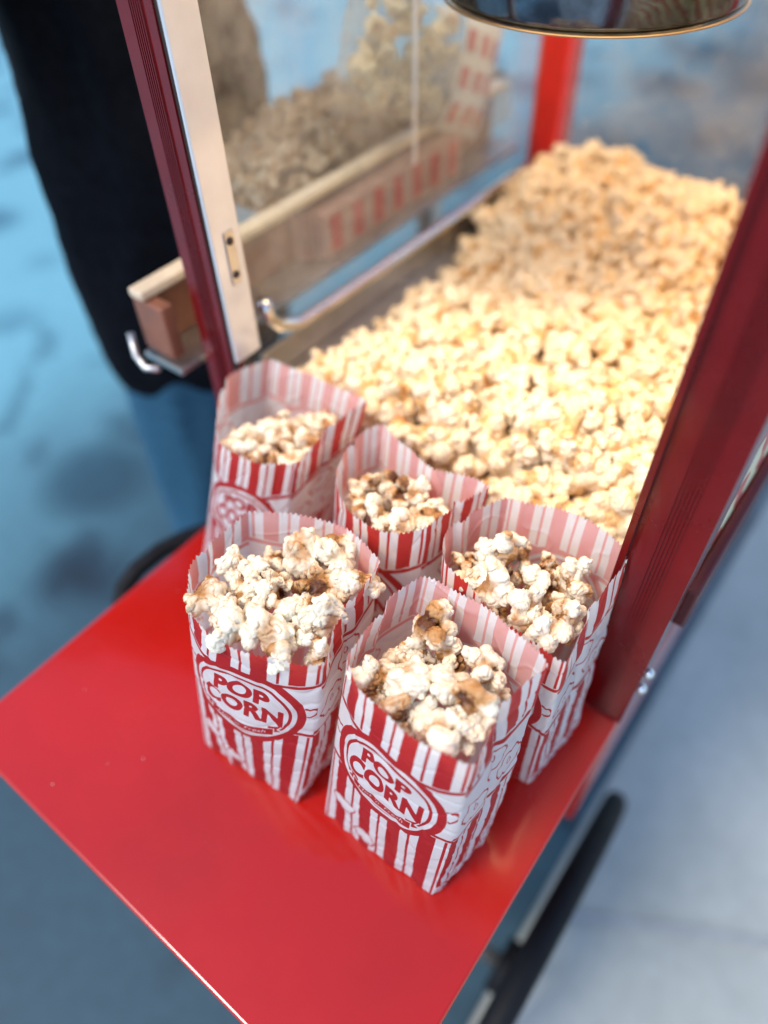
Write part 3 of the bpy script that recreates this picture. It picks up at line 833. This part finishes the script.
# ------------------------------------------------------------------ popcorn in the cabinet
def xmin(y):
    """ragged left edge of the heap: bare steel floor shows beside the glass towards the front"""
    k = min(1, max(0, (0.98 - y) / 0.40))
    return 0.08 + 0.065 * k * k * (3 - 2 * k) + 0.03 * noise.noise(Vector((y * 6, 1.7, 0)))
def hgt(x, y):
    """top of the heap, shelf widths"""
    h = 0.395 - 0.07 * math.exp(-max(0, x - xmin(y)) / 0.05) + 0.035 * math.sin(x * 5.1 + 0.6) * math.cos(y * 4.0) + 0.055 * noise.noise(Vector((x * 2.6, y * 2.6, 3.3))) + 0.03 * noise.noise(Vector((x * 7, y * 7, 8.3)))
    h -= 0.09 * math.exp(-((x - 0.05)**2 + (y - 0.30) ** 2) / 0.035)
    h -= 0.05 * math.exp(-((y - 0.06) / 0.07) ** 2)
    h += 0.05 * math.exp(-((x - 0.10) / 0.18) ** 2 - ((y - 1.20) / 0.24) ** 2)
    h -= 0.07 * math.exp(-((x - 0.08) / 0.09) ** 2 - ((y - 0.55) / 0.3) ** 2)
    return max(DZ + 0.015, h)
rng = random.Random(21)
spots = []
sp = 0.0445
for layer in (0, 1):
    y = 0.105
    while y < 1.325:
        x = 0.075 + (0.5 * sp if layer else 0)
        while x < 0.955:
            xx = x + rng.uniform(-.4, .4) * sp; yy = y + rng.uniform(-.4, .4) * sp
            xx = min(xx, 0.955); yy = max(yy, 0.10)
            if xx < xmin(yy):
                x += sp; continue
            if xx > 0.87 and yy < 0.135: yy = 0.135
            z = hgt(xx, yy) - layer * 0.035 + rng.uniform(-0.012, 0.018)
            sz = rng.choice((18, 20, 22, 24, 27, 30)) * rng.uniform(0.95, 1.12)
            spots.append((layer, xx, yy, z, sz)); x += sp
        y += sp
CAMP = Vector((1.04823927, -0.74192413, 1.31514903))
vis = sorted([s for s in spots if s[0] == 0 and not (s[1] < 0.36 and s[2] < 0.12)], key=lambda s: (Vector(s[1:4]) - CAMP).length)
NEAR = 130
near = vis[:NEAR]; nset = set(map(id, near))
for s in near:
    kernel(U(*s[1:4]), s[4] * 1.12, rng, 'pale yellow popped kernel on the near slope of the cabinet heap', 'nearest popcorn of the heap in the cabinet', PLAIN)
rest = [(s[1]*W, s[2]*W, s[3]*W + TZ, s[4] * 1.12) for s in spots if id(s) not in nset]
gx, gy = 36, 48
def bxx(i, j):
    a = xmin(0.09 + 1.24*j/(gy-1)); return a + (0.96 - a)*i/(gx-1)
bv = [(*(U(bxx(i, j), 0.09 + 1.24*j/(gy-1), max(DZ + 0.002, hgt(bxx(i, j), 0.09 + 1.24*j/(gy-1)) - 0.05 - (0.03 if i == 0 else 0)))),) for j in range(gy) for i in range(gx)]
bf = []
for j in range(gy-1):
    for i in range(gx-1):
        a = j*gx + i; bf += [(a, a+1, a+gx+1), (a, a+gx+1, a+gx)]
tag(merged_kernels('popcorn_heap', rest, M['bulk'], rng, (np.array(bv), np.array(bf))),
    'deep golden heap of plain popcorn filling the glazed cabinet', 'popcorn', kind='stuff')

# ------------------------------------------------------------------ left of the cabinet: rack in part, bin and pouch stand in for reflections
HB = empty('bag_holder', U(-0.15, 0.5, 0.36))
tag(HB, 'brown wooden side rack with a pale top rail, partly standing in for glass reflections', 'rack')
box('top_rail', (-0.125, -0.055, 0.540), (-0.085, 1.30, 0.560), M['wood'], HB, bevel=0.002)
box('end_board', (-0.128, -0.050, 0.42), (-0.04, -0.02, 0.538), M['brown'], HB, bevel=0.002)
box('rack_floor', (-0.145, -0.05, 0.385), (-0.03, 1.30, 0.40), M['steel'], HB, bevel=0.001)
box('back_board', (-0.140, -0.018, 0.401), (-0.128, 1.30, 0.54), M['brown'], HB, bevel=0.001)
tube('clip', [U(-0.14, -0.07, 0.46), U(-0.12, -0.085, 0.42), U(-0.09, -0.09, 0.405), U(-0.06, -0.08, 0.41)], 0.003, M['steel'], HB)
rng = random.Random(9)
for k in range(6):
    x = -0.121 + k * 0.0105
    o = empty('folded_bag', U(x, 0.42 + 0.012*k, 0.402))
    y0, y1, z0, z1 = 0.40 + 0.01*k, 0.98 + 0.01*k, 0.403, 0.522 - 0.004*(k % 3)
    bm = bmesh.new(); add_box(bm, U(x, y0, z0), U(x + 0.008, y1, z1), 0.0006, 1)
    obj('folded_sheet', bm_mesh(bm), M['shaded_sheet'], o, smooth=False)
    bm = bmesh.new()
    for j in range(7):
        ya = y0 + 0.02 + j * 0.082
        add_box(bm, U(x + 0.0082, ya, z0 + 0.012), U(x + 0.0088, ya + 0.042, z1 - 0.012))
    obj('red_stripe_print', bm_mesh(bm), M['flat_red'], o, smooth=False)
    tag(o, ['flat folded striped bag nearest the cabinet glass in the rack'][0] if k == 5 else 'flat folded striped bag packed behind others in the side rack', 'folded bag', 'flat bags packed in the side rack')

BIN = empty('standin_bin', U(-0.30, 0.9, 0.42))  # bin made up in place of the heap's reflection
tag(BIN, 'made-up steel bin of dim popcorn standing in for reflections in the left glass', 'bin')
bx0, bx1, by0, by1, bz0, bz1 = -0.44, -0.15, 0.35, 1.45, 0.40, 0.53
box('bin_floor', (bx0, by0, bz0), (bx1, by1, bz0 + 0.01), M['steel'], BIN)
bm = bmesh.new()
for a, b in (((bx0, by0, bz0+.0105), (bx0+.008, by1, bz1)), ((bx1-.008, by0, bz0+.0105), (bx1, by1, bz1)), ((bx0+.0085, by0, bz0+.0105), (bx1-.0085, by0+.008, bz1)), ((bx0+.0085, by1-.008, bz0+.0105), (bx1-.0085, by1, bz1))):
    add_box(bm, U(*a), U(*b))
obj('bin_wall', bm_mesh(bm), M['steel'], BIN, smooth=False)
box('bin_leg', (-0.33, 1.2, -2.0), (-0.27, 1.26, bz0 - 0.002), M['steel'], BIN)
rng = random.Random(33); sp2 = []
for layer in (0, 1):
    for i in range(9):
        for j in range(23):
            x = bx0 + 0.04 + i*0.05 + rng.uniform(-.02, .02); y = by0 + 0.04 + j*0.047 + rng.uniform(-.02, .02)
            if x > bx1 - 0.03 or y > by1 - 0.03: continue
            z = 0.55 + 0.06*math.exp(-((y-0.75)/0.3)**2) - 0.035*layer + rng.uniform(-.02, .02)
            sp2.append((x*W, y*W, z*W + TZ, rng.uniform(19, 26)))
M['bulk_dim'] = mat_kernel('dim_popcorn_heap', (0.50, 0.40, 0.28), (0.30, 0.16, 0.07), (0.10, 0.04, 0.015), 0.9, True)  # dimness of the reflected heap put into darker popcorn colours
bvb = [tuple(U(x, y, 0.51)) for x, y in ((bx0+.01, by0+.01), (bx1-.01, by0+.01), (bx1-.01, by1-.01), (bx0+.01, by1-.01))]
tag(merged_kernels('reflected_popcorn', sp2, M['bulk_dim'], rng, (np.array(bvb), np.array([(0, 1, 2), (0, 2, 3)]))),
    'dim popcorn standing in for the heap reflected in the left glass', 'popcorn', kind='stuff')

# made-up clear pouch standing in for a reflection in the left glass
def pouch():
    P0 = empty('standin_pouch', U(-0.10, 1.0, 0.565))
    tag(P0, 'made-up clear pouch with red printed blocks standing in for a reflection in the left glass', 'pouch')
    A = U(-0.10, 0.60, 0.84); ex = (U(-0.10, 1.22, 0.575) - A); L = ex.length; ex.normalize()
    nx = Vector((-1, 0, 0)); ez = nx.cross(ex).normalized()
    if ez.z < 0: ez = -ez
    hw = 0.062; n, m = 30, 24; V = []
    for side in (1, -1):
        for i in range(n+1):
            for j in range(m+1):
                a, b = i/n, j/m*2 - 1
                th = 0.020 * (max(0, 1 - (2*a-1)**4)) * max(0, 1 - b**4)
                V.append(A + ex*(a*L) + ez*(b*hw*(1 - 0.12*math.sin(math.pi*a))) + nx*side*(th + 0.0004) + nx*0.0005*math.sin(a*40+b*9))
    F = []
    for s in (0, 1):
        o0 = s*(n+1)*(m+1)
        for i in range(n):
            for j in range(m):
                a = o0 + i*(m+1) + j; q = (a, a+1, a+m+2, a+m+1); F.append(q if s else q[::-1])
    obj('film', np_mesh('film', [tuple(v) for v in V], F), M['film'], P0)
    V, F = [], []
    for r in range(3):
        for c in range(3):
            if (r + c) % 2: pass
            a0 = 0.62 + 0.115*r; b0 = -0.75 + 0.52*c
            ids = []
            for a, b in ((a0, b0), (a0+0.06, b0), (a0+0.06, b0+0.30), (a0, b0+0.30)):
                th = 0.020*(max(0, 1-(2*a-1)**4))*max(0, 1-b**4)
                V.append(tuple(A + ex*(a*L) + ez*(b*hw) - nx*(th + 0.0030))); ids.append(len(V)-1)
            F.append(ids)
    obj('red_block_print', np_mesh('print', V, F), M['flat_red'], P0)
    V, F = [], []
    for (a0, a1) in ((0.60, 0.985),):
        nn = 12
        for i in range(nn+1):
            for j in range(nn+1):
                a = a0 + (a1-a0)*i/nn; b = -0.92 + 1.84*j/nn
                th = 0.020*(max(0, 1-(2*a-1)**4))*max(0, 1-b**4)
                V.append(tuple(A + ex*(a*L) + ez*(b*hw) - nx*(th + 0.0012)))
        for i in range(nn):
            for j in range(nn): q = i*(nn+1)+j; F.append((q, q+1, q+nn+2, q+nn+1))
    obj('label_panel', np_mesh('panel', V, F), M['flat_paper'], P0)
    r2 = random.Random(4); spx = []
    for i in range(60):
        a = r2.uniform(0.12, 0.64); b = r2.uniform(-0.72, 0.72)
        p = A + ex*(a*L) + ez*(b*hw) + nx*r2.uniform(-0.006, 0.006); spx.append((p.x, p.y, p.z, r2.uniform(17, 22)))
    tag(merged_kernels('standin_pouch_popcorn', spx, M['bulk'], r2), 'popcorn packed inside the made-up clear pouch', 'popcorn', kind='stuff')
pouch()

# ------------------------------------------------------------------ person in black standing beyond the cart
def blob(name, parts, mat, parent, vox=0.008, smooth=4, folds=0.0):
    """one continuous surface around tapered limbs: parts are (p0, r0, p1, r1)"""
    bm = bmesh.new()
    for p0, r0, p1, r1 in parts:
        d = p1 - p0; n = max(2, int(d.length / (0.4 * min(r0, r1))) + 1)
        for i in range(n + 1):
            k = i / n
            bmesh.ops.create_icosphere(bm, subdivisions=2, radius=r0 + (r1 - r0) * k, matrix=Matrix.Translation(p0 + d * k))
    me = bpy.data.meshes.new(name); bm.to_mesh(me); bm.free()
    o = bpy.data.objects.new(name, me); COL.objects.link(o)
    md = o.modifiers.new('r', 'REMESH'); md.mode = 'VOXEL'; md.voxel_size = vox
    sm = o.modifiers.new('s', 'SMOOTH'); sm.factor = 0.5; sm.iterations = smooth
    out = bpy.data.meshes.new_from_object(o.evaluated_get(bpy.context.evaluated_depsgraph_get()))
    bpy.data.objects.remove(o); bpy.data.meshes.remove(me)
    if folds > 0:
        for v, n_ in zip(out.vertices, [vn.vector.copy() for vn in out.vertex_normals]):
            p = v.co
            k = noise.noise(Vector((p.x*13, p.y*13, p.z*4.0))) + 0.5 * noise.noise(Vector((p.x*26, p.y*26, p.z*11 + 5)))
            v.co = p + n_ * folds * k
    return obj(name, out, mat, parent)
def build_person():
    c = U(-0.75, 0.555, -2)
    f = Vector((-0.795, -0.607, 0)); l = Vector((0.607, -0.795, 0))
    def P(a, b, z): return c + f*a + l*b + Vector((0, 0, z))
    root = empty('person', c)
    tag(root, 'person in a long black jacket and blue jeans standing behind the left cabinet post', 'person')
    B = [(P(0, .05, .95), .085, P(0, -.05, .95), .085), (P(0, 0, .95), .09, P(0, 0, 1.2), .095), (P(0, .07, 1.30), .09, P(0, -.07, 1.30), .09), (P(0, 0, 1.2), .10, P(0, 0, 1.34), .10),
         (P(0, .16, 1.38), .055, P(0, -.16, 1.38), .055), (P(0, 0, 1.38), .06, P(.01, 0, 1.52), .052),
         (P(.03, 0, 1.56), .072, P(.02, 0, 1.64), .088), (P(.06, 0, 1.53), .045, P(.05, 0, 1.60), .06),
         (P(.105, 0, 1.60), .010, P(.122, 0, 1.575), .013), (P(.098, .02, 1.535), .009, P(.098, -.02, 1.535), .009)]
    for s in (1, -1):
        B += [(P(.02, s*.088, 1.585), .014, P(.015, s*.09, 1.61), .016),
              (P(0, s*.17, 1.38), .055, P(.13, s*.24, 1.17), .042), (P(.13, s*.24, 1.17), .042, P(.33, s*.18, 1.29), .027),
              (P(.33, s*.18, 1.29), .024, P(.37, s*.18, 1.305), .022), (P(.37, s*.155, 1.31), .015, P(.41, s*.148, 1.32), .013), (P(.37, s*.18, 1.31), .016, P(.415, s*.18, 1.32), .013), (P(.37, s*.20, 1.31), .015, P(.41, s*.207, 1.32), .013),
              (P(.37, s*.155, 1.305), .012, P(.395, s*.115, 1.30), .010), (P(.395, s*.115, 1.30), .010, P(.42, s*.105, 1.295), .008)]
        for q in range(4):
            y = s*.1775 + (q-1.5)*.0225; L = (.062, .072, .068, .052)[q if s > 0 else 3-q]
            B += [(P(.415, y, 1.322), .009, P(.415+L*.55, y, 1.325), .008), (P(.415+L*.55, y, 1.325), .008, P(.415+L, y, 1.308), .0068)]
        B += [(P(0, s*.07, .88), .07, P(.02, s*.10, .50), .056), (P(.02, s*.10, .50), .055, P(0, s*.10, .09), .038), (P(0, s*.10, .06), .035, P(.12, s*.11, .04), .03)]
    blob('body', B, M['skin'], root, 0.0055, 2)
    J = [(P(0, .065, .825), .122, P(0, -.065, .825), .122), (P(0, .065, .825), .122, P(0, .05, 1.12), .116), (P(0, -.065, .825), .122, P(0, -.05, 1.12), .116), (P(0, 0, .825), .122, P(0, 0, 1.12), .116),
         (P(0, .05, 1.12), .116, P(0, .08, 1.31), .114), (P(0, -.05, 1.12), .116, P(0, -.08, 1.31), .114), (P(0, .15, 1.37), .082, P(0, -.15, 1.37), .082), (P(0, 0, 1.36), .08, P(0, 0, 1.44), .07)]
    for s in (1, -1):
        J += [(P(0, s*.17, 1.37), .082, P(.13, s*.245, 1.17), .07), (P(.13, s*.245, 1.17), .07, P(.32, s*.185, 1.285), .05)]
    blob('jacket', J, M['jacket'], root, 0.010, 4, 0.016)
    T = [(P(0, .04, .90), .10, P(0, -.04, .90), .10)]
    for s in (1, -1):
        T += [(P(0, s*.075, .86), .098, P(.02, s*.10, .50), .078), (P(.02, s*.10, .50), .078, P(0, s*.10, .10), .066)]
    blob('jeans', T, M['jeans'], root, 0.010, 3, 0.008)
    for s in (1, -1):
        blob('shoe', [(P(-.05, s*.105, .045), .042, P(.06, s*.108, .045), .045), (P(.06, s*.108, .042), .043, P(.16, s*.112, .035), .034), (P(0, s*.104, .06), .045, P(0, s*.103, .10), .045)], M['shoe'], root, 0.007, 3)
    blob('hair', [(P(-.03, 0, 1.55), .082, P(-.015, 0, 1.66), .098), (P(-.015, 0, 1.66), .098, P(.04, 0, 1.695), .07)], M['hair'], root, 0.007, 2)
build_person()

# ------------------------------------------------------------------ ground
def sheet(name, x0, y0, x1, y1, z, mat, kind='structure'):
    me = np_mesh(name, [(x0, y0, z), (x1, y0, z), (x1, y1, z), (x0, y1, z)], [(0, 1, 2, 3)])
    o = obj(name, me, mat, None, False); tag(o, kind=kind); return o
sheet('ground', -300, -300, 300, 300, 0.0, M['ground'])
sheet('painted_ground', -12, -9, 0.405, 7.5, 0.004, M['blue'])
def strip(name, p, q, w, z, mat):
    p, q = Vector(p), Vector(q); d = (q - p).normalized(); nrm = Vector((-d.y, d.x, 0)) * w / 2
    me = np_mesh(name, [tuple(v + Vector((0, 0, z))) for v in (p - nrm, q - nrm, q + nrm, p + nrm)], [(0, 1, 2, 3)])
    tag(obj(name, me, mat, None, False), kind='structure')
strip('paving_joint', (0.43, 0.085, 0), (4.5, 2.4, 0), 0.016, 0.004, M['joint'])

# ------------------------------------------------------------------ light
SUN_EL, SUN_AZ = rad(56), rad(248)      # azimuth of the sun, measured from +x counter-clockwise
sd = Vector((math.cos(SUN_EL)*math.cos(SUN_AZ), math.cos(SUN_EL)*math.sin(SUN_AZ), math.sin(SUN_EL)))
sun = bpy.data.lights.new('sun', 'SUN'); sun.energy = 1.1; sun.angle = rad(17); sun.color = (1.0, 0.95, 0.88)
so = link(bpy.data.objects.new('sun', sun)); so.rotation_euler = sd.to_track_quat('Z', 'Y').to_euler(); so.location = (0, 0, 6)
wd = bpy.data.worlds.new('World'); S.world = wd; wd.use_nodes = True
nt = wd.node_tree; nt.nodes.clear()
sky = nt.nodes.new('ShaderNodeTexSky'); sky.sky_type = 'NISHITA'; sky.sun_disc = False
sky.sun_elevation = SUN_EL; sky.sun_rotation = rad(90) - SUN_AZ; sky.ozone_density = 3.0
bg = nt.nodes.new('ShaderNodeBackground'); bg.inputs['Strength'].default_value = 0.15
ow = nt.nodes.new('ShaderNodeOutputWorld'); nt.links.new(sky.outputs[0], bg.inputs[0]); nt.links.new(bg.outputs[0], ow.inputs[0])
la = bpy.data.lights.new('lamp', 'AREA'); la.shape = 'RECTANGLE'; la.size = 0.37; la.size_y = 0.54; la.energy = 1.45; la.color = (1.0, 0.69, 0.40); la.spread = rad(150)
lo = link(bpy.data.objects.new('lamp', la)); lo.location = U(0.52, 0.74, ROOF - 0.03)

# ------------------------------------------------------------------ camera
cam = bpy.data.cameras.new('camera'); co = link(bpy.data.objects.new('camera', cam)); S.camera = co
r = (2.31834047, 0.771701132, -0.324725501); th = math.sqrt(sum(x*x for x in r))
R = Matrix.Rotation(th, 3, Vector(r).normalized())     # rows: right, down, forward
mw = Matrix((R[0], -R[1], -R[2])).transposed().to_4x4()
mw.translation = U(*CAMP)
co.matrix_world = mw
cam.sensor_fit = 'VERTICAL'; cam.sensor_height = 24.0; cam.lens = 24.0 * 729.29 / 1024
cam.clip_start = 0.01; cam.clip_end = 1000
cam.dof.use_dof = True; cam.dof.focus_distance = 0.428; cam.dof.aperture_fstop = 1.2; cam.dof.aperture_blades = 0
S.view_settings.view_transform = 'Standard'; S.view_settings.look = 'None'; S.view_settings.gamma = 1.0; S.view_settings.exposure = 1.0
S.render.resolution_x = 768; S.render.resolution_y = 1024
S.render.engine = 'CYCLES'
S.cycles.use_denoising = True
S.cycles.max_bounces = 10; S.cycles.transparent_max_bounces = 12
